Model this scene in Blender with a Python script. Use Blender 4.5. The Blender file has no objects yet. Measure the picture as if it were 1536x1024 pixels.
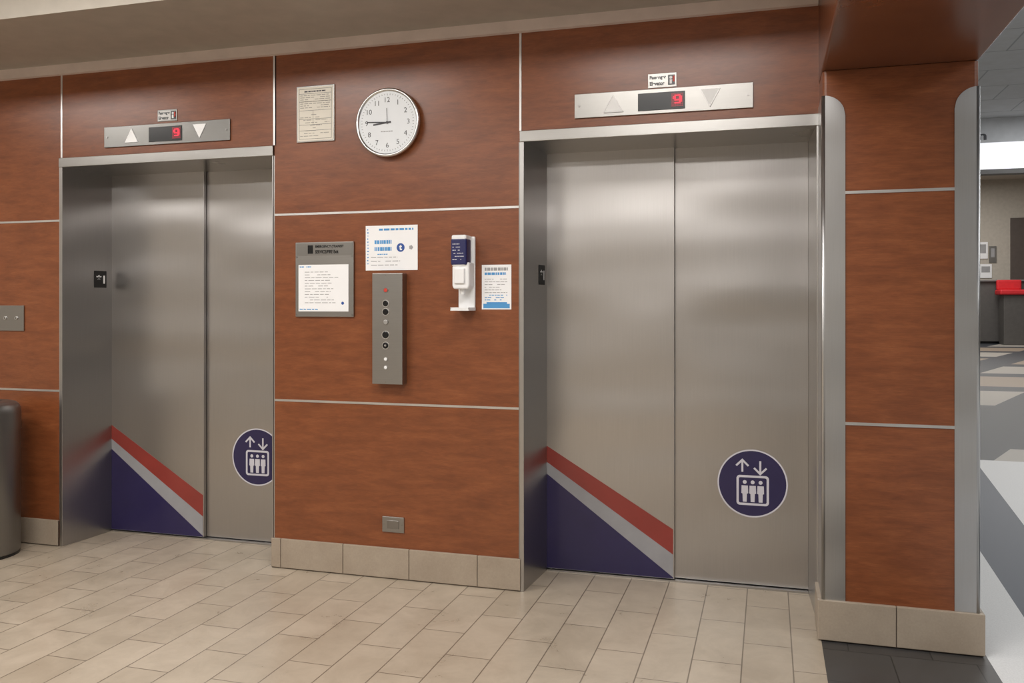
import bpy, bmesh, random
from math import *
from mathutils import Vector, Matrix
random.seed(7)
scene=bpy.context.scene
col=scene.collection
try:
    scene.view_settings.view_transform='Standard'
    scene.view_settings.look='None'
except Exception: pass

# ------------------------------------------------------------------ materials
def newmat(name):
    m=bpy.data.materials.new(name); m.use_nodes=True
    nt=m.node_tree; b=nt.nodes['Principled BSDF']
    return m,nt,b
def N(nt,t,**k):
    n=nt.nodes.new(t)
    for a,v in k.items(): setattr(n,a,v)
    return n
def mapping(nt,scale=(1,1,1),rot=(0,0,0),loc=(0,0,0)):
    g=N(nt,'ShaderNodeNewGeometry'); m=N(nt,'ShaderNodeMapping')
    m.inputs['Scale'].default_value=scale; m.inputs['Rotation'].default_value=rot; m.inputs['Location'].default_value=loc
    nt.links.new(g.outputs['Position'],m.inputs['Vector']); return m
def noise(nt,vec,scale,detail=4,rough=.5,dist=0):
    n=N(nt,'ShaderNodeTexNoise'); n.inputs['Scale'].default_value=scale; n.inputs['Detail'].default_value=detail
    n.inputs['Roughness'].default_value=rough; n.inputs['Distortion'].default_value=dist
    nt.links.new(vec,n.inputs['Vector']); return n
def ramp(nt,fac,stops):
    r=N(nt,'ShaderNodeValToRGB'); e=r.color_ramp.elements
    while len(e)<len(stops): e.new(.5)
    for i,(p,c) in enumerate(stops): e[i].position=p; e[i].color=(*c,1) if len(c)==3 else c
    nt.links.new(fac,r.inputs['Fac']); return r
def mix(nt,fac,a,b,mode='MIX'):
    m=N(nt,'ShaderNodeMix',data_type='RGBA',blend_type=mode)
    for s,v in ((m.inputs[0],fac),(m.inputs[6],a),(m.inputs[7],b)):
        if isinstance(v,(int,float)): s.default_value=v
        elif isinstance(v,tuple): s.default_value=(*v,1)
        else: nt.links.new(v,s)
    return m.outputs[2]
def math_(nt,op,a,b=0):
    m=N(nt,'ShaderNodeMath',operation=op)
    for i,v in enumerate((a,b)):
        if isinstance(v,(int,float)): m.inputs[i].default_value=v
        else: nt.links.new(v,m.inputs[i])
    return m.outputs[0]
def bump(nt,b,h,strength,dist=.01):
    n=N(nt,'ShaderNodeBump'); n.inputs['Strength'].default_value=strength; n.inputs['Distance'].default_value=dist
    nt.links.new(h,n.inputs['Height']); nt.links.new(n.outputs[0],b.inputs['Normal'])

def plain(name,c,rough=.5,metal=0,emit=0,var=.06,coat=0):
    m,nt,b=newmat(name)
    mp=mapping(nt); n=noise(nt,mp.outputs[0],9,3)
    lo=tuple(x*(1-var) for x in c); hi=tuple(min(1,x*(1+var)) for x in c)
    r=ramp(nt,n.outputs[0],[(.3,lo),(.7,hi)])
    nt.links.new(r.outputs[0],b.inputs['Base Color'])
    b.inputs['Roughness'].default_value=rough; b.inputs['Metallic'].default_value=metal
    b.inputs['Coat Weight'].default_value=coat
    if emit:
        b.inputs['Emission Color'].default_value=(*c,1); b.inputs['Emission Strength'].default_value=emit
    return m

def wood_mat(name,dark,mid,light,rough=.34):
    m,nt,b=newmat(name)
    mp=mapping(nt,scale=(1.5,1.5,8.5)); n=noise(nt,mp.outputs[0],3.3,9,.68,.3)
    mp2=mapping(nt,scale=(6,6,100)); n2=noise(nt,mp2.outputs[0],4,5,.65)
    mp3=mapping(nt,scale=(1,1,2.5)); n3=noise(nt,mp3.outputs[0],3.2,5,.58)
    r=ramp(nt,n.outputs[0],[(.28,dark),(.52,mid),(.76,light)])
    r2=ramp(nt,n2.outputs[0],[(.3,(.80,.79,.78)),(.7,(1.10,1.10,1.10))])
    r3=ramp(nt,n3.outputs[0],[(.32,(.88,.87,.87)),(.68,(1.08,1.08,1.08))])
    c=mix(nt,1.0,r.outputs[0],r2.outputs[0],'MULTIPLY'); c=mix(nt,1.0,c,r3.outputs[0],'MULTIPLY')
    nt.links.new(c,b.inputs['Base Color']); b.inputs['Roughness'].default_value=rough
    b.inputs['Specular IOR Level'].default_value=.55
    bump(nt,b,n2.outputs[0],.04,.004)
    return m
WOOD=wood_mat('cherry_veneer',(.172,.050,.018),(.235,.072,.025),(.300,.100,.036),.30)
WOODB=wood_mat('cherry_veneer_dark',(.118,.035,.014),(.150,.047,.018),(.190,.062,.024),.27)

def steel(name,c,rough,horizontal=True,wave=0.0,fine=.05):
    m,nt,b=newmat(name)
    sc=(1.5,1.5,220) if horizontal else (220,220,1.5)
    mp=mapping(nt,scale=sc); n=noise(nt,mp.outputs[0],3,3,.6)
    mp2=mapping(nt,scale=(.5,.5,2.0)); n2=noise(nt,mp2.outputs[0],1.8,3,.5)
    r=ramp(nt,n.outputs[0],[(.2,tuple(x*.94 for x in c)),(.8,tuple(min(1,x*1.05) for x in c))])
    nt.links.new(r.outputs[0],b.inputs['Base Color'])
    b.inputs['Metallic'].default_value=1
    rr=N(nt,'ShaderNodeMapRange'); rr.inputs[3].default_value=rough-.05; rr.inputs[4].default_value=rough+.07
    nt.links.new(n2.outputs[0],rr.inputs[0]); nt.links.new(rr.outputs[0],b.inputs['Roughness'])
    if wave:
        mp3=mapping(nt,scale=(.8,.8,2.2)); n3=noise(nt,mp3.outputs[0],1.8,0,.4)
        bump(nt,b,n3.outputs[0],1.0,.02*wave)
    else: bump(nt,b,n.outputs[0],fine,.004)
    return m
DOORSTEEL=steel('brushed_door_steel',(.485,.468,.458),.31,False,.9)
HEADER=steel('header_steel',(.40,.39,.375),.28,True)
FRAME=steel('frame_steel',(.48,.47,.46),.30,False)
CAN=steel('bin_steel',(.27,.265,.26),.38,False)
SATIN=steel('satin_plate',(.35,.34,.325),.34,True)
SATIND=steel('satin_plate_dark',(.30,.29,.275),.32,True)
SATINL=steel('satin_plate_grey',(.23,.225,.215),.32,True)
GUARD=steel('corner_guard_steel',(.57,.57,.57),.33,False,.9)
ALU=plain('aluminium_strip',(.70,.69,.68),.36,1)
EDGE=plain('edge_steel',(.36,.35,.34),.35,1)
CHROME=plain('chrome',(.62,.62,.62),.28,1)
NAVY=plain('navy_vinyl',(.019,.014,.075),.3,coat=.25)
RED=plain('red_vinyl',(.27,.036,.028),.32,coat=.25)
SILV=plain('silver_vinyl',(.32,.32,.34),.33,coat=.25)
ICON=plain('light_vinyl',(.66,.65,.72),.4)
WHITE=plain('white_plastic',(.88,.89,.90),.35)
PAPER=plain('paper',(.93,.94,.96),.6,var=.015)
DIAL=plain('dial_white',(.82,.86,.90),.4,var=.02)
CREAM=plain('aged_paper',(.82,.78,.69),.5,var=.03)
INK=plain('ink',(.08,.08,.09),.6)
INKL=plain('grey_ink',(.36,.36,.37),.6)
INKP=plain('faded_ink',(.40,.38,.34),.6)
BLUEINK=plain('blue_ink',(.08,.32,.66),.6)
ROYAL=plain('royal_ink',(.03,.09,.35),.5)
BLACK=plain('black_plastic',(.008,.008,.009),.25)
DARK=plain('dark_gap',(.01,.01,.01),.6)
LED=plain('red_led',(.85,.03,.07),.4,emit=.6,var=0)
LEDDIM=plain('dim_led',(.25,.006,.018),.3,emit=.25)
TRI=plain('frosted_lens',(.80,.80,.79),.4,emit=.06)  # slight emission added to lift the unlit arrows against their plate
TRIL=plain('white_lens',(.85,.85,.85),.4,emit=.15)
DISPBLUE=plain('dispenser_label',(.018,.02,.10),.35)
GREYDOT=plain('grey_button',(.40,.39,.38),.4,.6)
SCREW=plain('screw_steel',(.30,.29,.28),.3,1)
REDDOT=plain('red_print',(.6,.05,.03),.5)
SOFFIT=plain('shaded_soffit',(.40,.36,.31),.5)  # bulkhead underside: its unlit look is put into a darker colour
PINK=plain('trim_wood_reflection',(.70,.60,.55),.4)  # pinkish reflection of the wood put into the strip's base colour
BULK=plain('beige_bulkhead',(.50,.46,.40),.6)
CEIL=plain('ceiling_paint',(.62,.60,.57),.8)
WALLP=plain('beige_paint',(.56,.53,.48),.7)
LOBWALL=plain('lobby_paint',(.50,.46,.40),.7)
COUNTER=plain('dark_counter',(.12,.113,.108),.5)
REDBOX=plain('red_fabric',(.75,.03,.04),.5)
FASCIA=plain('lit_fascia',(.95,.96,1),.5,emit=.6,var=0)
FASCIAG=plain('grey_fascia',(.60,.61,.63),.5)
CTOP=plain('countertop',(.25,.24,.24),.3)
DDOOR=plain('dark_door',(.10,.08,.07),.5)

def base_tile(name):
    m,nt,b=newmat(name)
    mp=mapping(nt); n=noise(nt,mp.outputs[0],5,6,.6); n2=noise(nt,mp.outputs[0],120,2,.6)
    r=ramp(nt,n.outputs[0],[(.3,(.35,.285,.22)),(.7,(.42,.35,.275))])
    r2=ramp(nt,n2.outputs[0],[(.3,(.94,.94,.94)),(.7,(1.03,1.03,1.03))])
    nt.links.new(mix(nt,1.0,r.outputs[0],r2.outputs[0],'MULTIPLY'),b.inputs['Base Color'])
    b.inputs['Roughness'].default_value=.4; return m
BTILE=base_tile('base_tile')
GROUT=plain('grout',(.17,.14,.11),.85)

def brick_floor(name,c1,c2,mortar,bw,rh,loc,rot,msize,rough,bmp=.25,smooth=.3,mot=(.82,1.09)):
    m,nt,b=newmat(name)
    mp=mapping(nt,rot=(0,0,rot),loc=loc)
    br=N(nt,'ShaderNodeTexBrick'); br.offset=.5; br.squash=1
    nt.links.new(mp.outputs[0],br.inputs['Vector'])
    br.inputs['Scale'].default_value=1; br.inputs['Brick Width'].default_value=bw; br.inputs['Row Height'].default_value=rh
    br.inputs['Mortar Size'].default_value=msize; br.inputs['Mortar Smooth'].default_value=smooth
    br.inputs['Color1'].default_value=(*c1,1); br.inputs['Color2'].default_value=(*c2,1); br.inputs['Mortar'].default_value=(*mortar,1)
    n=noise(nt,mp.outputs[0],5,9,.7,.5)
    r=ramp(nt,n.outputs[0],[(.30,(mot[0],mot[0]*.98,mot[0]*.95)),(.70,(mot[1],)*3)])
    nt.links.new(mix(nt,1.0,br.outputs['Color'],r.outputs[0],'MULTIPLY'),b.inputs['Base Color'])
    rr=N(nt,'ShaderNodeMapRange'); rr.inputs[3].default_value=rough-.08; rr.inputs[4].default_value=rough+.1
    nt.links.new(n.outputs[0],rr.inputs[0]); nt.links.new(rr.outputs[0],b.inputs['Roughness'])
    inv=math_(nt,'SUBTRACT',1.0,br.outputs['Fac']); bump(nt,b,inv,bmp,.003)
    return m
FLOOR=brick_floor('beige_floor_tile',(.455,.385,.30),(.51,.435,.345),(.20,.16,.12),.46,.19,(.1,-.09,0),pi/2,.003,.29)
FDARK=brick_floor('charcoal_floor_tile',(.045,.043,.043),(.06,.058,.057),(.02,.02,.02),.31,.31,(0,.02,0),0,.003,.35)
def lobby_floor():
    m,nt,b=newmat('lobby_terrazzo')
    g=N(nt,'ShaderNodeNewGeometry'); s=N(nt,'ShaderNodeSeparateXYZ'); nt.links.new(g.outputs['Position'],s.inputs[0])
    X,Y=s.outputs[0],s.outputs[1]
    a=math_(nt,'SUBTRACT',X,math_(nt,'ADD',math_(nt,'MULTIPLY',Y,.05),1.08)); a=math_(nt,'GREATER_THAN',a,0)
    c=math_(nt,'SUBTRACT',math_(nt,'ADD',math_(nt,'MULTIPLY',Y,.09),1.36),X); c=math_(nt,'GREATER_THAN',c,0)
    near=math_(nt,'LESS_THAN',Y,4.6)
    band=math_(nt,'MULTIPLY',a,c)
    n=noise(nt,g.outputs['Position'],140,2)
    white=ramp(nt,n.outputs[0],[(.3,(.68,.68,.68)),(.7,(.78,.78,.78))])
    nearc=mix(nt,band,white.outputs[0],(.085,.10,.13))
    f1=math_(nt,'FRACT',math_(nt,'DIVIDE',Y,3.1)); f1=math_(nt,'GREATER_THAN',f1,.72)
    f2=math_(nt,'FRACT',math_(nt,'DIVIDE',math_(nt,'ADD',X,math_(nt,'MULTIPLY',Y,-.42)),2.4)); f2=math_(nt,'GREATER_THAN',f2,.62)
    d=math_(nt,'MAXIMUM',f1,f2)
    f3=math_(nt,'FRACT',math_(nt,'DIVIDE',Y,6.2)); f3=math_(nt,'GREATER_THAN',f3,.5)
    tan=mix(nt,f3,(.33,.26,.20),(.42,.39,.35))
    farc=mix(nt,d,tan,(.045,.05,.06))
    nt.links.new(mix(nt,near,farc,nearc),b.inputs['Base Color'])
    b.inputs['Roughness'].default_value=.5; return m
LFLOOR=lobby_floor()
LCEIL=brick_floor('acoustic_ceiling',(.46,.47,.48),(.49,.50,.51),(.30,.31,.32),.6,.6,(0,0,0),0,.008,.8,.05,mot=(.92,1.05))

# ------------------------------------------------------------------ geometry helpers
def finish(name,bm,mat,parent=None,loc=(0,0,0),smooth=False,bevel=0,seg=2):
    bmesh.ops.recalc_face_normals(bm,faces=bm.faces)
    me=bpy.data.meshes.new(name); bm.to_mesh(me); bm.free()
    ob=bpy.data.objects.new(name,me); col.objects.link(ob)
    for m in (mat if isinstance(mat,(list,tuple)) else [mat]): me.materials.append(m)
    if smooth:
        for p in me.polygons: p.use_smooth=True
    ob.location=loc
    if parent is not None: ob.parent=parent
    if bevel:
        b=ob.modifiers.new('b','BEVEL'); b.width=bevel; b.segments=seg; b.limit_method='ANGLE'; b.angle_limit=radians(40)
    return ob
def bx(bm,x0,x1,y0,y1,z0,z1,mi=0):
    v=[bm.verts.new(p) for p in ((x0,y0,z0),(x1,y0,z0),(x1,y1,z0),(x0,y1,z0),(x0,y0,z1),(x1,y0,z1),(x1,y1,z1),(x0,y1,z1))]
    for q in ((0,1,2,3),(4,5,6,7),(0,1,5,4),(1,2,6,5),(2,3,7,6),(3,0,4,7)):
        f=bm.faces.new([v[i] for i in q]); f.material_index=mi
def box(name,x0,x1,y0,y1,z0,z1,mat,parent=None,bevel=0,seg=2):
    bm=bmesh.new(); bx(bm,x0,x1,y0,y1,z0,z1); return finish(name,bm,mat,parent,bevel=bevel,seg=seg)
def prism(bm,pts,y0,y1):
    a=[bm.verts.new((p[0],y0,p[1])) for p in pts]; c=[bm.verts.new((p[0],y1,p[1])) for p in pts]
    bm.faces.new(a); bm.faces.new(c)
    n=len(pts)
    for i in range(n): bm.faces.new((a[i],a[(i+1)%n],c[(i+1)%n],c[i]))
def hprism(bm,pts,z0,z1):
    a=[bm.verts.new((p[0],p[1],z0)) for p in pts]; c=[bm.verts.new((p[0],p[1],z1)) for p in pts]
    bm.faces.new(a); bm.faces.new(c); n=len(pts)
    for i in range(n): bm.faces.new((a[i],a[(i+1)%n],c[(i+1)%n],c[i]))
def circ(cx,cz,r,n=48): return [(cx+r*cos(2*pi*i/n),cz+r*sin(2*pi*i/n)) for i in range(n)]
def poly(name,pts,y0,y1,mat,parent=None,bevel=0):
    bm=bmesh.new(); prism(bm,pts,y0,y1); return finish(name,bm,mat,parent,bevel=bevel)
def ring(bm,cx,cz,r0,r1,y0,y1,n=64):
    vs=[]
    for i in range(n):
        t=2*pi*i/n; c,s=cos(t),sin(t)
        vs.append([bm.verts.new((cx+r*c,y,cz+r*s)) for r,y in ((r0,y0),(r1,y0),(r1,y1),(r0,y1))])
    for i in range(n):
        a,b=vs[i],vs[(i+1)%n]
        for k in range(4): bm.faces.new((a[k],a[(k+1)%4],b[(k+1)%4],b[k]))
def seg(bm,p,q,w,y0,y1):
    d=Vector((q[0]-p[0],q[1]-p[1])).normalized(); n=Vector((-d.y,d.x))*w/2
    prism(bm,[(p[0]+n.x,p[1]+n.y),(q[0]+n.x,q[1]+n.y),(q[0]-n.x,q[1]-n.y),(p[0]-n.x,p[1]-n.y)],y0,y1)
def lathe(bm,prof,cx,cy,n=48,cz=0):
    rows=[]
    for r,z in prof:
        rows.append([bm.verts.new((cx+r*cos(2*pi*i/n),cy+r*sin(2*pi*i/n),cz+z)) for i in range(n)] if r>1e-6 else [bm.verts.new((cx,cy,cz+z))])
    for a,b in zip(rows,rows[1:]):
        for i in range(n):
            j=(i+1)%n
            if len(a)==1 and len(b)==1: continue
            if len(a)==1: bm.faces.new((a[0],b[i],b[j]))
            elif len(b)==1: bm.faces.new((a[i],b[0],a[j]))
            else: bm.faces.new((a[i],b[i],b[j],a[j]))
def lathe_y(bm,prof,cx,cz,n=64):
    rows=[]
    for r,y in prof:
        rows.append([bm.verts.new((cx+r*cos(2*pi*i/n),y,cz+r*sin(2*pi*i/n))) for i in range(n)] if r>1e-6 else [bm.verts.new((cx,y,cz))])
    for a,b in zip(rows,rows[1:]):
        for i in range(n):
            j=(i+1)%n
            if len(a)==1: bm.faces.new((a[0],b[i],b[j]))
            elif len(b)==1: bm.faces.new((a[i],b[0],a[j]))
            else: bm.faces.new((a[i],b[i],b[j],a[j]))
def text_mesh(body,bold=0.0):
    cu=bpy.data.curves.new('t','FONT'); cu.body=body; cu.align_x='LEFT'; cu.size=1; cu.offset=bold; cu.resolution_u=4
    o=bpy.data.objects.new('t',cu); col.objects.link(o)
    dg=bpy.context.evaluated_depsgraph_get(); dg.update()
    me=bpy.data.meshes.new_from_object(o.evaluated_get(dg)); bpy.data.objects.remove(o); return me
def add_text(bm,body,x0,x1,z0,z1,y,bold=0.0,keep=False):
    me=text_mesh(body,bold); vs=[v.co.copy() for v in me.vertices]
    if not vs: return
    ax,bx_=min(v.x for v in vs),max(v.x for v in vs); az,bz=min(v.y for v in vs),max(v.y for v in vs)
    sx=(x1-x0)/(bx_-ax); sz=(z1-z0)/(bz-az)
    ox=x0
    if keep:
        s=min(sx,sz); ox=(x0+x1)/2-s*(bx_-ax)/2; sx=sz=s
    nv=[bm.verts.new((ox+(v.x-ax)*sx,y,z0+(v.y-az)*sz)) for v in vs]
    for p in me.polygons:
        try: bm.faces.new([nv[i] for i in p.vertices])
        except ValueError: pass
def text(name,items,y,mat,parent,bold=0.0,keep=False):
    bm=bmesh.new()
    for (body,x0,x1,z0,z1) in items: add_text(bm,body,x0,x1,z0,z1,y,bold,keep)
    me=bpy.data.meshes.new(name); 
    for f in bm.faces:
        f.normal_update()
        if f.normal.y>0: f.normal_flip()
    bm.to_mesh(me); bm.free(); me.materials.append(mat)
    ob=bpy.data.objects.new(name,me); col.objects.link(ob); ob.parent=parent; return ob
def bars(name,x0,x1,z0,z1,rows,y,mat,parent,fill=.85,h=.45,seed=1,ragged=True):
    rnd=random.Random(seed); bm=bmesh.new(); step=(z1-z0)/rows
    for r in range(rows):
        zc=z1-(r+.5)*step; x=x0; end=x0+(x1-x0)*(rnd.uniform(.6,1) if ragged else 1)
        while x<end-1e-5:
            w=min(rnd.uniform(.012,.035)*(x1-x0)/.2,end-x)
            if rnd.random()<fill: bx(bm,x,x+w,y-.0003,y,zc-step*h/2,zc+step*h/2)
            x+=w+.006*(x1-x0)/.2
    return finish(name,bm,mat,parent)
def screw(parent,x,y,z,r=.004,d=.0015,mat=None):
    bm=bmesh.new(); prism(bm,circ(x,z,r,14),y-d,y); return finish('screw_head',bm,mat or SCREW,parent)
def empty(name,loc,label,cat,group=None):
    e=bpy.data.objects.new(name,None); e.empty_display_size=.1; col.objects.link(e); e.location=loc
    e['label']=label; e['category']=cat
    if group: e['group']=group
    return e
def struct(o): o['kind']='structure'; return o
def adopt(root):
    loc=root.location.copy()
    for c in list(bpy.data.objects):
        if c.parent is root: c.matrix_parent_inverse=Matrix.Translation(-loc)

# ------------------------------------------------------------------ setting: elevator wall
ZT=2.722
E=[(-3.915,-2.534),(-1.145,.205)]     # openings
bm=bmesh.new()
bx(bm,-7,-3.935,0,.42,0,ZT+.08)
bx(bm,-2.525,-1.165,0,.42,0,ZT+.08)
for a,b in E: bx(bm,a-.02,b+.02,0,.34,2.245,ZT+.08)
struct(finish('wall_back',bm,WOOD))
struct(box('wall_core',-7,.80,.50,.56,0,3.4,WALLP)); struct(box('wall_corridor',.735,.795,.03,8,0,3.4,WALLP))
tn=[0]
def strip(x0,x1,z0,z1,y0=-.0025,y1=.001,mat=None):
    tn[0]+=1; o=box('trim_%d'%tn[0],x0,x1,y0,y1,z0,z1,mat or ALU,bevel=.0008,seg=1); return struct(o)
for x in (-3.922,-2.526,-1.162): strip(x-.006,x+.006,2.245,ZT)
strip(-3.938,-3.933,.155,2.245); 
strip(-2.5265,-2.5225,.158,2.19,mat=ALU); strip(-1.170,-1.158,.155,2.19,mat=EDGE)
for z in (1.875,.890): strip(-2.522,-1.170,z-.006,z+.006); strip(-7,-3.938,z-.006+.008,z+.006+.008)
struct(box('trim_20',-7,.21,-.03,.05,ZT,ZT+.055,PINK))
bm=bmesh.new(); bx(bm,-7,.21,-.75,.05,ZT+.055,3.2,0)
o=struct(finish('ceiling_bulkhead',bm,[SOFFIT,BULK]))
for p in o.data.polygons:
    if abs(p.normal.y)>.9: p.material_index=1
struct(box('ceiling',-7,.21,-8,-.75,3.1,3.2,CEIL))
struct(box('wall_left',-7.1,-7,-8,.5,0,3.2,WALLP))
struct(box('wall_front',-7.1,14,-8.1,-8,0,3.5,WALLP))
bm=bmesh.new(); bx(bm,-7,.21,-8,.50,-.1,0); struct(finish('floor',bm,FLOOR))
bm=bmesh.new(); bx(bm,.21,.83,-8,.5,-.1,0); struct(finish('floor_border',bm,FDARK))
bm=bmesh.new(); bx(bm,.83,14,-8,31,-.1,0); struct(finish('floor_lobby',bm,LFLOOR))
def basetiles(name,xs,z1):
    bm=bmesh.new(); bx(bm,xs[0]+.002,xs[-1]-.002,-.010,0,0.002,z1-.002,1)
    for a,b in zip(xs,xs[1:]): bx(bm,a+.002,b-.002,-.014,0,.006,z1,0)
    return struct(finish(name,bm,[BTILE,GROUT],bevel=.002))
basetiles('baseboard_center',[-2.538,-2.48,-2.115,-1.745,-1.38,-1.158],.158)
basetiles('baseboard_left',[-7,-6.6,-6.27,-5.94,-5.6,-5.27,-4.94,-4.6,-4.27,-3.937],.15)

# ------------------------------------------------------------------ elevators
def elevator(X0,X1,num,label,bo,bz):
    r=empty('elevator',((X0+X1)/2,.2,0),label,'elevator','passenger elevators')
    bm=bmesh.new()
    hprism(bm,[(X0-.018,-.006),(X0+.002,-.006),(X0+.025,.36),(X0+.025,.42),(X0-.018,.42)],0,2.243)
    finish('door_jamb',bm,FRAME,r,bevel=.0015)
    bm=bmesh.new()
    hprism(bm,[(X1+.006,-.006),(X1-.002,-.006),(X1-.02,.36),(X1-.02,.42),(X1+.006,.42)],0,2.243)
    finish('door_jamb',bm,FRAME,r,bevel=.0015)
    box('header',X0-.018,X1+.006,-.012,.42,2.19,2.243,HEADER,r,bevel=.002)
    XM=X0+.688
    def deco(leaf,pts,name,mat,yf): 
        return poly(name,pts,yf-.0012,yf-.0001,mat,leaf)
    A=box('door_leaf',X0+.02,XM,.362,.385,.012,2.2,DOORSTEEL,r,bevel=.0015)
    L,R=X0+.024,XM-.006
    yf=.362
    deco(A,[(L,.655),(R,.262),(R,.135),(L,.570)],'red_stripe',RED,yf)
    deco(A,[(L,.570),(R,.135),(R,.020),(L,.508)],'silver_stripe',SILV,yf)
    deco(A,[(L,.508),(R,.020),(R,.014),(L,.014)],'navy_triangle',NAVY,yf)
    B=box('door_leaf',XM-.03,X1-.02,.388,.411,.012,2.2,DOORSTEEL,r,bevel=.0015)
    yf=.388
    cx,cz=X0+bo,bz; k=1/303.5
    badge=poly('pictogram_badge',circ(cx,cz,.166),yf-.0010,yf-.0001,NAVY,B)
    y0,y1=yf-.0018,yf-.0010
    bm=bmesh.new(); ring(bm,cx,cz,.161,.168,y0,y1); finish('badge_ring',bm,ICON,badge)
    P=lambda px,py:(cx+(px-1128)*k,cz-(py-725)*k)
    def arrow(name,ax,tip,tail,s):
        bm=bmesh.new(); w=.0095
        seg(bm,P(ax,tail),P(ax,tip+s*1.2),w,y0,y1)
        for d in (-1,1):
            a=P(ax-d*.9,tip-s*.3); b=P(ax+d*9,tip+s*9.5); seg(bm,a,b,w,y0-.00003*(d+2),y1)
        finish(name,bm,ICON,badge)
    arrow('up_arrow_symbol',1113.5,689.5,708,1); arrow('down_arrow_symbol',1139.5,711,691,-1)
    bm=bmesh.new()
    def rr(x0,x1,z0,z1,r,n=6):
        out=[]
        for ccx,ccz,a in ((x1-r,z1-r,0),(x0+r,z1-r,90),(x0+r,z0+r,180),(x1-r,z0+r,270)):
            for i in range(n+1):
                t=radians(a+90*i/n); out.append((ccx+r*cos(t),ccz+r*sin(t)))
        return out
    xa,za=P(1105,758); xb,zb=P(1152,713)
    o=rr(xa,xb,za,zb,.016); i_=rr(xa+.011,xb-.011,za+.011,zb-.011,.008)
    vo=[[bm.verts.new((p[0],y,p[1])) for p in o] for y in (y0,y1)]; vi=[[bm.verts.new((p[0],y,p[1])) for p in i_] for y in (y0,y1)]
    n=len(o)
    for i in range(n):
        j=(i+1)%n
        bm.faces.new((vo[0][i],vo[0][j],vi[0][j],vi[0][i])); bm.faces.new((vo[0][i],vo[0][j],vo[1][j],vo[1][i])); bm.faces.new((vi[0][i],vi[0][j],vi[1][j],vi[1][i]))
    finish('car_outline_symbol',bm,ICON,badge)
    for px in (1117,1128.5,1140):
        bm=bmesh.new()
        prism(bm,circ(*P(px,723.3),.0095,16),y0,y1)
        prism(bm,[P(px-4.6,728.5),P(px+4.6,728.5),P(px+5.0,740),P(px+3.2,741),P(px+2.8,753),P(px-2.8,753),P(px-3.2,741),P(px-5.0,740)],y0,y1)
        finish('passenger_symbol',bm,ICON,badge)
    box('door_sill',X0+.026,X1-.021,.352,.42,0,.008,FRAME,r)
    box('shaft_dark_backing',X0-.01,X1,.425,.44,0,2.25,DARK,r)  # added near-black sheet standing in for darkness behind the leaves
    sl=.023/.366
    def jx(y): return X0+.002+sl*(y+.006)
    bm=bmesh.new(); hprism(bm,[(jx(.225),.225),(jx(.318),.318),(jx(.318)+.003,.318),(jx(.225)+.003,.225)],1.50,1.602)
    pl=finish('floor_number_plate',bm,DARK,r,bevel=.001)
    me=text_mesh(num,.03); vs=[v.co.copy() for v in me.vertices]
    ax,bx_=min(v.x for v in vs),max(v.x for v in vs); az,bz_=min(v.y for v in vs),max(v.y for v in vs)
    bm=bmesh.new(); 
    def tr(u,w): 
        y=.238+u*.067; return (jx(y)+.0036,y,1.525+w*.052)
    nv=[bm.verts.new(tr((v.x-ax)/(bx_-ax),(v.y-az)/(bz_-az))) for v in vs]
    for p in me.polygons: bm.faces.new([nv[i] for i in p.vertices])
    for f in bm.faces:
        f.normal_update()
        if f.normal.x<0: f.normal_flip()
    me2=bpy.data.meshes.new('numeral'); bm.to_mesh(me2); bm.free(); me2.materials.append(WHITE)
    nb=bpy.data.objects.new('numeral',me2); col.objects.link(nb); nb.parent=pl
    adopt(r); return r
elevator(*E[0],'*1','stainless elevator doors with red and navy stripes beside wall clock panel',1.035,.502)
elevator(*E[1],'*1','stainless elevator doors with striped decal beside the wood-clad pillar',1.067,.512)

# ------------------------------------------------------------------ hall lanterns + signs
def lantern(x0,label,lit):
    x1=x0+.823; z0,z1=2.287,2.402
    r=empty('elevator_indicator_panel',((x0+x1)/2,0,z0),label,'elevator indicator','indicator panels')
    box('face_plate',x0,x1,-.010,0,z0,z1,SATINL if lit else SATIN,r,bevel=.0015)
    m=TRIL if lit else TRI
    cx=x0+.187; poly('up_arrow',[(cx-.044,2.308),(cx+.044,2.308),(cx,2.386)],-.0135,-.010,m,r)
    cx=x0+.633; poly('down_arrow',[(cx-.042,2.384),(cx+.042,2.384),(cx,2.308)],-.0135,-.010,m,r)
    if not lit:
        for c,up in ((x0+.187,1),(x0+.633,0)):
            bm=bmesh.new()
            P=[(c-.046,2.306),(c+.046,2.306),(c,2.389)] if up else [(c-.044,2.386),(c+.044,2.386),(c,2.305)]
            for i in range(3): seg(bm,P[i],P[(i+1)%3],.004,-.0145-.0001*i,-.010)
            finish('arrow_bezel',bm,SCREW,r)
    d=box('display_window',x0+.303,x0+.520,-.0125,-.010,2.302,2.384,BLACK,r,bevel=.001)
    bm=bmesh.new(); cell=.0078; gx=x0+.458; gz=2.375
    for i in range(7):
        for j in range(8): 
            bx(bm,gx+i*cell,gx+i*cell+.0064,-.0132,-.0125,gz-j*cell-.0064,gz-j*cell)
    finish('led_glow_cells',bm,LEDDIM,d)  # dim red glow around the numeral, made of faintly emitting cells
    g=[".####.","##..##","##..##",".#####","....##",".####."]
    bm=bmesh.new(); c2=.0070
    for j,row in enumerate(g):
        for i,c in enumerate(row):
            if c=='#': bx(bm,gx+(i+1)*c2,gx+(i+1)*c2+.0064,-.0142,-.0132,gz-(j+1)*c2-.0064,gz-(j+1)*c2)
    finish('lit_numeral',bm,LED,d)
    for x in (x0+.022,x1-.022): screw(r,x,-.010,2.345,.0055,.0025)
    adopt(r)
    return r
lantern(-3.616,'brushed metal indicator bar with red numeral and white arrows',True)
lantern(-.890,'brushed metal indicator bar with outlined arrows beside wooden beam',False)
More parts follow.
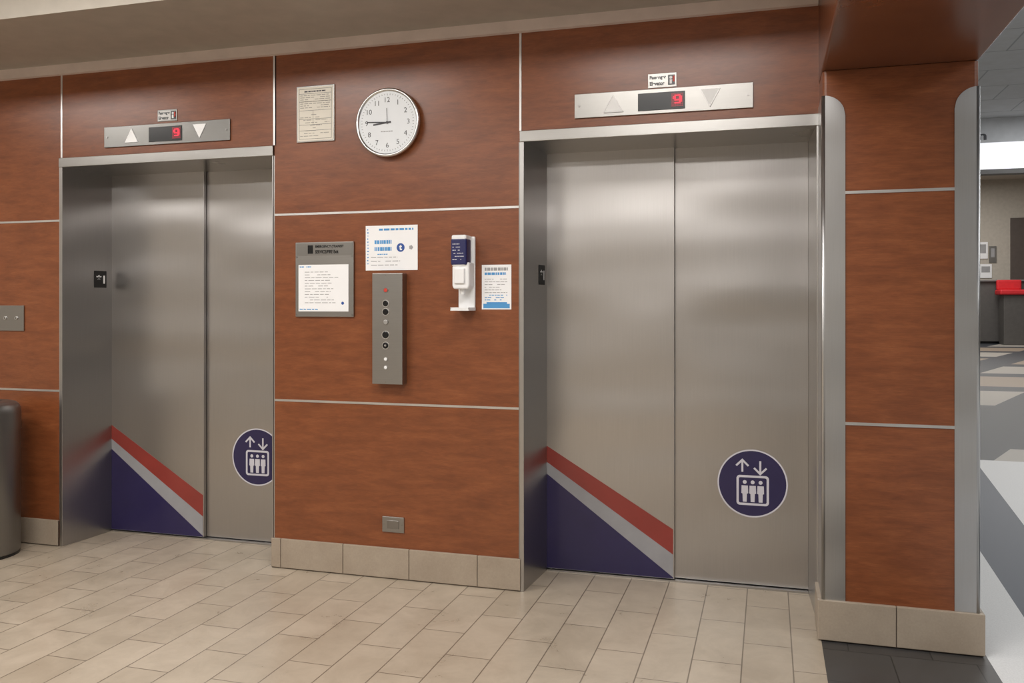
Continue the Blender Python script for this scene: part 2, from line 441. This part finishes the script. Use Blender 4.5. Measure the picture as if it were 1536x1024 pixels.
def smallsign(x0,x1,z0,z1,label,plate):
    r=empty('elevator_name_sign',((x0+x1)/2,0,z0),label,'sign','elevator name signs')
    box('sign_plate',x0,x1,-.004,0,z0,z1,plate,r,bevel=.001)
    w=x1-x0;h=z1-z0
    bd=box('sign_inset',x0+.03*w,x0+.67*w,-.0046,-.004,z0+.08*h,z0+.92*h,SATIND,r)
    text('lettering',[('Passenger',x0+.06*w,x0+.64*w,z0+.53*h,z0+.86*h),('Elevator',x0+.06*w,x0+.58*w,z0+.15*h,z0+.44*h)],-.0050,BLACK,r,.05)
    p=box('symbol_tile',x0+.70*w,x0+.94*w,-.0055,-.004,z0+.15*h,z0+.85*h,BLACK,r)
    bm=bmesh.new(); prism(bm,circ(x0+.80*w,z0+.66*h,h*.10,14),-.0065,-.0055); bx(bm,x0+.76*w,x0+.84*w,-.0065,-.0055,z0+.22*h,z0+.52*h)
    finish('person_symbol',bm,WHITE,p)
    bm=bmesh.new(); bx(bm,x0+.87*w,x0+.93*w,-.0068,-.0055,z0+.35*h,z0+.75*h); finish('red_mark',bm,REDDOT,p)
    adopt(r)
smallsign(-3.261,-3.134,2.414,2.478,'small metal passenger elevator sign above white arrow bar',SATINL)
smallsign(-.541,-.409,2.408,2.474,'small metal passenger elevator sign above outlined arrow bar',SATIND)

# ------------------------------------------------------------------ clock
cx,cz,R=-1.852,2.320,.175
r=empty('wall_clock',(cx,0,cz-R),'round chrome-rimmed white wall clock with black numerals','clock')
bm=bmesh.new(); lathe_y(bm,[(0,0),(.150,0),(.166,-.012),(R,-.028),(R,-.040),(R-.003,-.045),(R-.009,-.047),(R-.015,-.044),(R-.017,-.036),(0,-.036)],cx,cz)
finish('rim',bm,CHROME,r,smooth=True)
bm=bmesh.new(); prism(bm,circ(cx,cz,R-.0175,64),-.0385,-.0362); face=finish('dial',bm,DIAL,r)
for h in range(1,13):
    t=radians(90-30*h); rx=.115
    x,z=cx+rx*cos(t),cz+rx*sin(t); w=.026 if h>9 else .014
    text('numeral',[(str(h),x-w/2-.002,x+w/2+.002,z-.0125,z+.0125)],-.0389,INK,face,.0,True)
bm=bmesh.new()
for i in range(60):
    t=2*pi*i/60; a=.139 if i%5 else .136
    seg(bm,(cx+a*cos(t),cz+a*sin(t)),(cx+.146*cos(t),cz+.146*sin(t)),.0016,-.0390,-.0385)
finish('minute_ticks',bm,INK,face)
bars('maker_print',cx-.035,cx+.03,cz-.050,cz-.040,1,-.0388,INKL,face,seed=3,ragged=False)
def hand(name,ang,l,w,y,m,back=.02):
    t=radians(90-ang); bm=bmesh.new()
    d=(cos(t),sin(t)); seg(bm,(cx-d[0]*back,cz-d[1]*back),(cx+d[0]*l,cz+d[1]*l),w,y-.001,y); finish(name,bm,m,r)
hand('minute_hand',273,.112,.005,-.0410,INK); hand('hour_hand',263,.078,.0075,-.0398,INK); hand('second_hand',358,.072,.002,-.0422,INK,.01)
bm=bmesh.new(); prism(bm,circ(cx,cz,.006,20),-.044,-.0385); finish('center_cap',bm,INK,r)
adopt(r)

# ------------------------------------------------------------------ notices
r=empty('framed_certificate',(-2.277,0,2.25),'aged inspection certificate in thin metal frame beside clock','certificate')
box('frame',-2.388,-2.166,-.008,0.001,2.250,2.545,SATIND,r,bevel=.002)
p=box('certificate_sheet',-2.381,-2.173,-.0095,-.008,2.257,2.538,CREAM,r)
bars('title_print',-2.34,-2.215,2.508,2.522,1,-.0096,INK,p,seed=6,h=.5,ragged=False)
bars('dense_print',-2.365,-2.19,2.425,2.500,7,-.0096,INKP,p,seed=4,h=.35,ragged=False)
bars('sparse_print',-2.365,-2.19,2.275,2.40,9,-.0096,INKP,p,seed=5,fill=.6,h=.25)
bm=bmesh.new()
for z in (2.527,2.503,2.462,2.415,2.37,2.34,2.31,2.266): bx(bm,-2.372,-2.182,-.0099,-.0095,z,z+.0015)
for x in (-2.372,-2.1835): bx(bm,x,x+.0018,-.00991,-.0095,2.266,2.5285)
bx(bm,-2.29,-2.2888,-.00992,-.0095,2.34,2.415)
finish('ruled_border',bm,INK,p)
adopt(r)

r=empty('notice_holder',(-2.223,0,1.334),'brushed metal notice holder with white printed page','notice holder')
box('back_plate',-2.392,-2.054,-.012,0.001,1.334,1.724,SATIN,r,bevel=.002)
hd=box('title_strip',-2.385,-2.061,-.0135,-.012,1.655,1.717,SATIND,r)
text('title_lettering',[('EMERGENCY (TRANSIT',-2.275,-2.110,1.690,1.708),('SERVICE/FIRE Exit',-2.275,-2.140,1.664,1.682)],-.0139,BLACK,hd,.04)
q=box('title_symbol',-2.318,-2.288,-.0148,-.0135,1.664,1.708,BLACK,hd)
pg=box('printed_page',-2.372,-2.082,-.0150,-.012,1.362,1.606,PAPER,r)
bars('page_print',-2.335,-2.13,1.40,1.575,12,-.0151,INKL,pg,seed=18,fill=.9,h=.22)
bars('blue_print',-2.365,-2.28,1.590,1.600,1,-.0151,BLUEINK,pg,seed=9,h=.6)
bars('blue_footer',-2.365,-2.20,1.368,1.378,1,-.0151,BLUEINK,pg,seed=10,h=.5)
bm=bmesh.new(); prism(bm,circ(-2.115,1.405,.008,16),-.0153,-.015); finish('blue_seal',bm,ROYAL,pg)
for x,z in ((-2.384,1.345),(-2.063,1.345),(-2.384,1.648),(-2.063,1.648)): screw(r,x,-.012,z,.005,.002)
adopt(r)

r=empty('safety_notice',(-1.845,0,1.573),'laminated white landscape notice with blue print above call buttons','sign')
s=box('laminated_sheet',-1.990,-1.702,-.0025,0.001,1.573,1.802,PAPER,r)
bars('blue_heading',-1.915,-1.725,1.773,1.790,1,-.0026,BLUEINK,s,seed=11,h=.6,ragged=False,fill=1)
bars('blue_bold_lines',-1.94,-1.845,1.665,1.735,2,-.0026,BLUEINK,s,seed=12,h=.55,fill=1,ragged=False)
bars('grey_small_print',-1.96,-1.75,1.590,1.650,3,-.0026,INKL,s,seed=13,h=.18)
bars('blue_margin_print',-1.982,-1.972,1.60,1.79,12,-.0026,BLUEINK,s,seed=14,h=.4)
bars('blue_subline',-1.94,-1.85,1.650,1.660,1,-.0026,BLUEINK,s,seed=17,h=.5)
bm=bmesh.new(); prism(bm,circ(-1.795,1.688,.022,28),-.0030,-.0025); dot=finish('blue_disc',bm,ROYAL,s)
text('disc_letter',[('t',-1.803,-1.787,1.674,1.703)],-.0034,WHITE,dot,.04)
bm=bmesh.new(); prism(bm,circ(-1.738,1.688,.012,5),-.0030,-.0025); finish('star_mark',bm,INKL,s)
adopt(r)

r=empty('notice_sheet',(-1.284,0,1.374),'small white portrait notice with blue footer next to dispenser','sign')
s=box('sheet',-1.360,-1.208,-.002,0.001,1.374,1.594,PAPER,r)
bars('heading_print',-1.345,-1.225,1.560,1.585,1,-.0021,INKL,s,seed=21,h=.6,fill=1,ragged=False)
bars('blue_heading_print',-1.345,-1.235,1.540,1.560,1,-.0021,BLUEINK,s,seed=25,h=.6,fill=1,ragged=False)
bars('body_print',-1.345,-1.225,1.45,1.53,6,-.0021,INKL,s,seed=22,h=.22)
bars('blue_body_print',-1.345,-1.225,1.415,1.45,3,-.0021,BLUEINK,s,seed=23,h=.35,fill=.6)
bm=bmesh.new(); bx(bm,-1.352,-1.216,-.0026,-.002,1.380,1.402); bx(bm,-1.335,-1.23,-.0026,-.002,1.402,1.410); finish('blue_footer',bm,BLUEINK,s)
adopt(r)

# ------------------------------------------------------------------ call station
xa,xb=-1.928,-1.762; cx=(xa+xb)/2-.008; yf=-.056
r=empty('elevator_call_station',((xa+xb)/2,0,.996),'brushed metal call button box mounted on cherry wood panel','call station')
box('housing',xa,xb,yf,0.001,.996,1.556,SATIN,r,bevel=.002)
def knob(name,z,rad,mat,th=.006,ringm=None):
    bm=bmesh.new(); lathe_y(bm,[(0,yf),(rad,yf),(rad,yf-th*.7),(rad*.8,yf-th),(0,yf-th)],cx,z,28); o=finish(name,bm,mat,r)
    if ringm:
        bm=bmesh.new(); ring(bm,cx,z,rad,rad+.003,yf-.003,yf,28); finish('bezel',bm,ringm,o)
    return o
zz=lambda py:1.4-(py-456)/297.6
knob('status_lamp',zz(435),.010,REDDOT,.003,SCREW)
knob('call_button',zz(455),.015,BLACK,.006,ALU); knob('call_button',zz(467.5),.016,BLACK,.006,ALU)
knob('key_bell',zz(483),.012,GREYDOT,.004,SCREW)
knob('call_button',zz(502),.018,BLACK,.006,ALU); knob('key_switch',zz(518),.016,BLACK,.006,ALU)
knob('key_cylinder',zz(518),.006,GREYDOT,.008)
knob('small_lamp',zz(538.5),.008,WHITE,.004,GREYDOT); knob('small_lamp',zz(551),.008,WHITE,.004,GREYDOT)
for z in (1.545,1.007): screw(r,cx,yf,z,.003,.001)
adopt(r)

# ------------------------------------------------------------------ sanitizer dispenser
r=empty('hand_sanitizer_dispenser',(-1.448,0,1.37),'white wall dispenser with dark blue label and drip tray','dispenser')
bm=bmesh.new(); bx(bm,-1.480,-1.392,-.014,0.001,1.372,1.735); finish('back_plate',bm,WHITE,r,bevel=.008,seg=3)
box('upper_cover',-1.486,-1.408,-.098,-.010,1.585,1.738,WHITE,r,bevel=.010,seg=4)
lb=box('blue_label',-1.488,-1.406,-.1005,-.03,1.590,1.720,DISPBLUE,r,bevel=.008,seg=3)
bars('label_print',-1.478,-1.418,1.610,1.700,6,-.1006,ICON,lb,seed=31,h=.22,fill=.7)
bm=bmesh.new()
prism(bm,[(-1.484,1.588),(-1.396,1.605),(-1.396,1.49),(-1.402,1.474),(-1.478,1.474),(-1.484,1.49)],-.090,-.010); finish('bottle_body',bm,WHITE,r,bevel=.008,seg=4)
bm=bmesh.new(); lathe(bm,[(0,0),(.012,0),(.015,.015),(.015,.03),(0,.03)],-1.440,-.055,20,1.449); finish('nozzle',bm,WHITE,r)
box('pump_lever',-1.470,-1.418,-.100,-.086,1.500,1.575,WHITE,r,bevel=.005,seg=3)
bm=bmesh.new(); bx(bm,-1.486,-1.390,-.110,-.008,1.368,1.374); bx(bm,-1.486,-1.482,-.110,-.008,1.374,1.384); bx(bm,-1.394,-1.390,-.110,-.008,1.374,1.384); bx(bm,-1.486,-1.390,-.110,-.106,1.374,1.384)
finish('drip_tray',bm,WHITE,r,bevel=.001)
adopt(r)

# ------------------------------------------------------------------ outlet & key switch plate
r=empty('wall_outlet',(-1.835,0,.237),'stainless covered floor-level outlet plate on wood panel','outlet')
box('cover_plate',-1.896,-1.775,-.006,0.001,.237,.316,SATIN,r,bevel=.002)
box('socket_insert',-1.868,-1.803,-.009,-.006,.256,.298,SCREW,r,bevel=.002)
for x in (-1.885,-1.786): screw(r,x,-.006,.277,.003,.0015)
adopt(r)
r=empty('key_switch_plate',(-4.285,0,1.243),'brushed metal plate with two key switches','switch plate')
box('cover_plate',-4.385,-4.190,-.008,0.001,1.243,1.392,SATIN,r,bevel=.002)
for x in (-4.325,-4.243):
    bm=bmesh.new(); lathe_y(bm,[(0,-.008),(.011,-.008),(.011,-.013),(.008,-.014),(0,-.014)],x,1.318,24); k=finish('key_switch',bm,CHROME,r)
    box('keyhole',x-.0015,x+.0015,-.0148,-.014,1.312,1.324,BLACK,k)
adopt(r)

# ------------------------------------------------------------------ trash can
TX=-4.226
r=empty('trash_can',(TX,-.27,0),'dull brushed metal round trash can against wood wall','trash can')
bm=bmesh.new(); lathe(bm,[(0,.012),(.195,.012),(.2,.02),(.2,.70)],TX,-.27,64); finish('body',bm,CAN,r,smooth=True)
bm=bmesh.new(); lathe(bm,[(.203,.695),(.203,.79),(.200,.815),(.192,.835),(.178,.847),(.155,.854),(.11,.857),(.105,.83),(.0,.81)],TX,-.27,64); finish('lid',bm,CAN,r,smooth=True)
bm=bmesh.new(); lathe(bm,[(0,0),(.198,0),(.198,.014),(0,.014)],TX,-.27,64); finish('foot_ring',bm,BLACK,r)
adopt(r)

# ------------------------------------------------------------------ pillar
XL,XR,YF=.212,.806,-.235
r=empty('pillar',((XL+XR)/2,-.1,0),'cherry wood pillar with brushed steel corner guards and tile base','pillar')
bm=bmesh.new(); bx(bm,XL+.003,XR-.003,YF+.003,.03,0,2.37); 
core=finish('wood_cladding',bm,WOOD,r)
m=core.modifiers.new('b','BEVEL'); m.width=.016; m.segments=5; m.limit_method='WEIGHT'
at=core.data.attributes.new('bevel_weight_edge','FLOAT','EDGE')
for e in core.data.edges:
    a,b=[core.data.vertices[i].co for i in e.vertices]
    if abs(a.z-b.z)>1 and a.y<YF+.01: at.data[e.index].value=1
def guard(side):
    rad=.007; w=.092; zt=2.268; rr_=.086; prof=[]
    prof+=[(0,.235),(0,.12),(0,rad)]
    for i in range(1,9):
        t=radians(90*i/8); prof.append((rad-rad*cos(t),rad-rad*sin(t)))
    for i in range(1,15): prof.append((rad+(w-rad)*i/14,0))
    bm=bmesh.new(); lo=[];hi=[]
    for x,y in prof:
        X=XL+x if side<0 else XR-x
        zz_=zt if x<=w-rr_ else zt-rr_+sqrt(max(0,rr_**2-(x-(w-rr_))**2))
        lo.append(bm.verts.new((X,YF+y,.16))); hi.append(bm.verts.new((X,YF+y,zz_)))
    for i in range(len(prof)-1): bm.faces.new((lo[i],lo[i+1],hi[i+1],hi[i]))
    o=finish('corner_guard',bm,GUARD,r)
    for i,p in enumerate(o.data.polygons): p.use_smooth=(2<=i<=10)
    s=o.modifiers.new('s','SOLIDIFY'); s.thickness=.003; s.offset=0
    return o
guard(-1); guard(1)
for z in (1.862,.906):
    box('reveal_strip',XL+.092,XR-.092,YF-.0005,YF+.006,z-.006,z+.006,ALU,r)
bm=bmesh.new()
bx(bm,XL-.012,XR+.012,YF-.008,.0,.002,.168,1)
for a,b in ((XL-.016,.496),(.500,XR+.016)): bx(bm,a,b,YF-.014,YF+.01,.006,.170)
for s in (0,1):
    x0,x1=(XL-.016,XL+.01) if s==0 else (XR-.01,XR+.016)
    bx(bm,x0,x1,YF+.013,-.001,.006,.170)
finish('tile_base',bm,[BTILE,GROUT],r,bevel=.002)
adopt(r)
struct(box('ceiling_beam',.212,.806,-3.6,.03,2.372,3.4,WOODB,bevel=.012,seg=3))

# ------------------------------------------------------------------ lobby
struct(box('ceiling_lobby',.806,14,-8,7,3.4,3.5,LCEIL))
struct(box('ceiling_atrium',.8,14,7.1,31,5.9,6.0,LOBWALL))
struct(box('wall_far',.8,14,31,31.1,0,6,LOBWALL))
struct(box('wall_right',14,14.1,-8,31,0,6,LOBWALL))
struct(box('wall_side',.735,.80,8,31,0,6,LOBWALL))
struct(box('wall_bulkhead',.80,14,6.35,6.45,2.85,3.14,FASCIA))
struct(box('wall_fascia',.80,14,6.34,6.45,3.14,3.4,FASCIAG))
struct(box('trim_30',.80,14,6.33,6.47,2.80,2.85,COUNTER))
struct(box('wall_upper',.80,14,6.47,7.1,3.4,6,LOBWALL))
r=empty('wall_lettering',(2.2,6.34,3.17),'dark raised letters on bright fascia','sign')
text('letters',[('in',2.13,2.250,3.17,3.26)],6.335,INK,r,.03); adopt(r)
r=empty('reception_counter',(8.5,30.5,0),'long dark reception counter against beige wall','counter')
box('counter_front',5.0,13,30.2,30.98,.08,2.20,COUNTER,r,bevel=.01); box('counter_top',4.95,13.05,30.1,30.98,2.20,2.26,CTOP,r,bevel=.01)
box('plinth',5.05,12.95,30.3,30.98,0,.08,BLACK,r)
adopt(r)
r=empty('red_bench',(7.95,29.6,0),'red upholstered high-backed seat in front of dark counter','bench')
box('seat_pad',7.62,8.5,29.2,30.0,1.72,1.90,REDBOX,r,bevel=.05,seg=3); box('backrest',7.67,8.45,29.9,30.08,1.90,2.25,REDBOX,r,bevel=.05,seg=3)
box('pedestal',7.75,8.38,29.3,29.95,0,1.72,COUNTER,r,bevel=.02)
adopt(r)
for i,(x0,x1,z0,z1) in enumerate(((7.28,7.62,3.05,3.65),(7.66,7.9,2.9,3.5),(7.35,7.75,2.35,2.85))):
    r=empty('poster',((x0+x1)/2,31,z0),'pale printed poster pinned to beige wall','poster','posters on beige wall')
    s=box('poster_sheet',x0,x1,30.97,31.004,z0,z1,PAPER if i!=1 else SATIN,r); box('printed_block',x0+.06,x1-.06,30.966,30.97,z0+.2,z1-.08,INKL,s); adopt(r)
struct(box('door_1',8.35,9.4,30.93,31,2.27,4.5,DDOOR))

# ------------------------------------------------------------------ lights
def area(loc,sx,sy,power,color=(1,.95,.88),rot=(0,0,0)):
    l=bpy.data.lights.new('area_light','AREA'); l.shape='RECTANGLE'; l.size=sx; l.size_y=sy; l.energy=power; l.color=color
    o=bpy.data.objects.new('area_light',l); col.objects.link(o); o.location=loc; o.rotation_euler=rot; return o
WC=(1,.968,.93)
for x in (-5.2,-2.9,-.6):
    for y in (-1.9,-4.6): area((x,y,3.08),1.2,.6,41,WC)
area((-2.5,-6.9,3.08),3,.6,42,WC)  # added light, brightens the rear wall that the doors reflect
for y in (-4,-1,2,5): area((3.0,y,3.38),1.2,1.2,32,(.97,.99,1))  # added lights standing in for daylight on the lobby floor
for y in (12,20,27): area((6,y,5.8),4,3,240,(1,.97,.93))  # added fill lights to brighten the far end of the lobby
w=bpy.data.worlds.new('world'); scene.world=w; w.use_nodes=True
w.node_tree.nodes['Background'].inputs[0].default_value=(.8,.85,.9,1); w.node_tree.nodes['Background'].inputs[1].default_value=.3

# ------------------------------------------------------------------ camera
cam=bpy.data.cameras.new('camera'); co=bpy.data.objects.new('camera',cam); col.objects.link(co)
co.location=(0,-4.068,1.4); co.rotation_euler=(pi/2,0,radians(16.5))
cam.sensor_width=36; cam.lens=1300/1536*36; cam.shift_y=-56/1536; cam.clip_end=200
scene.camera=co
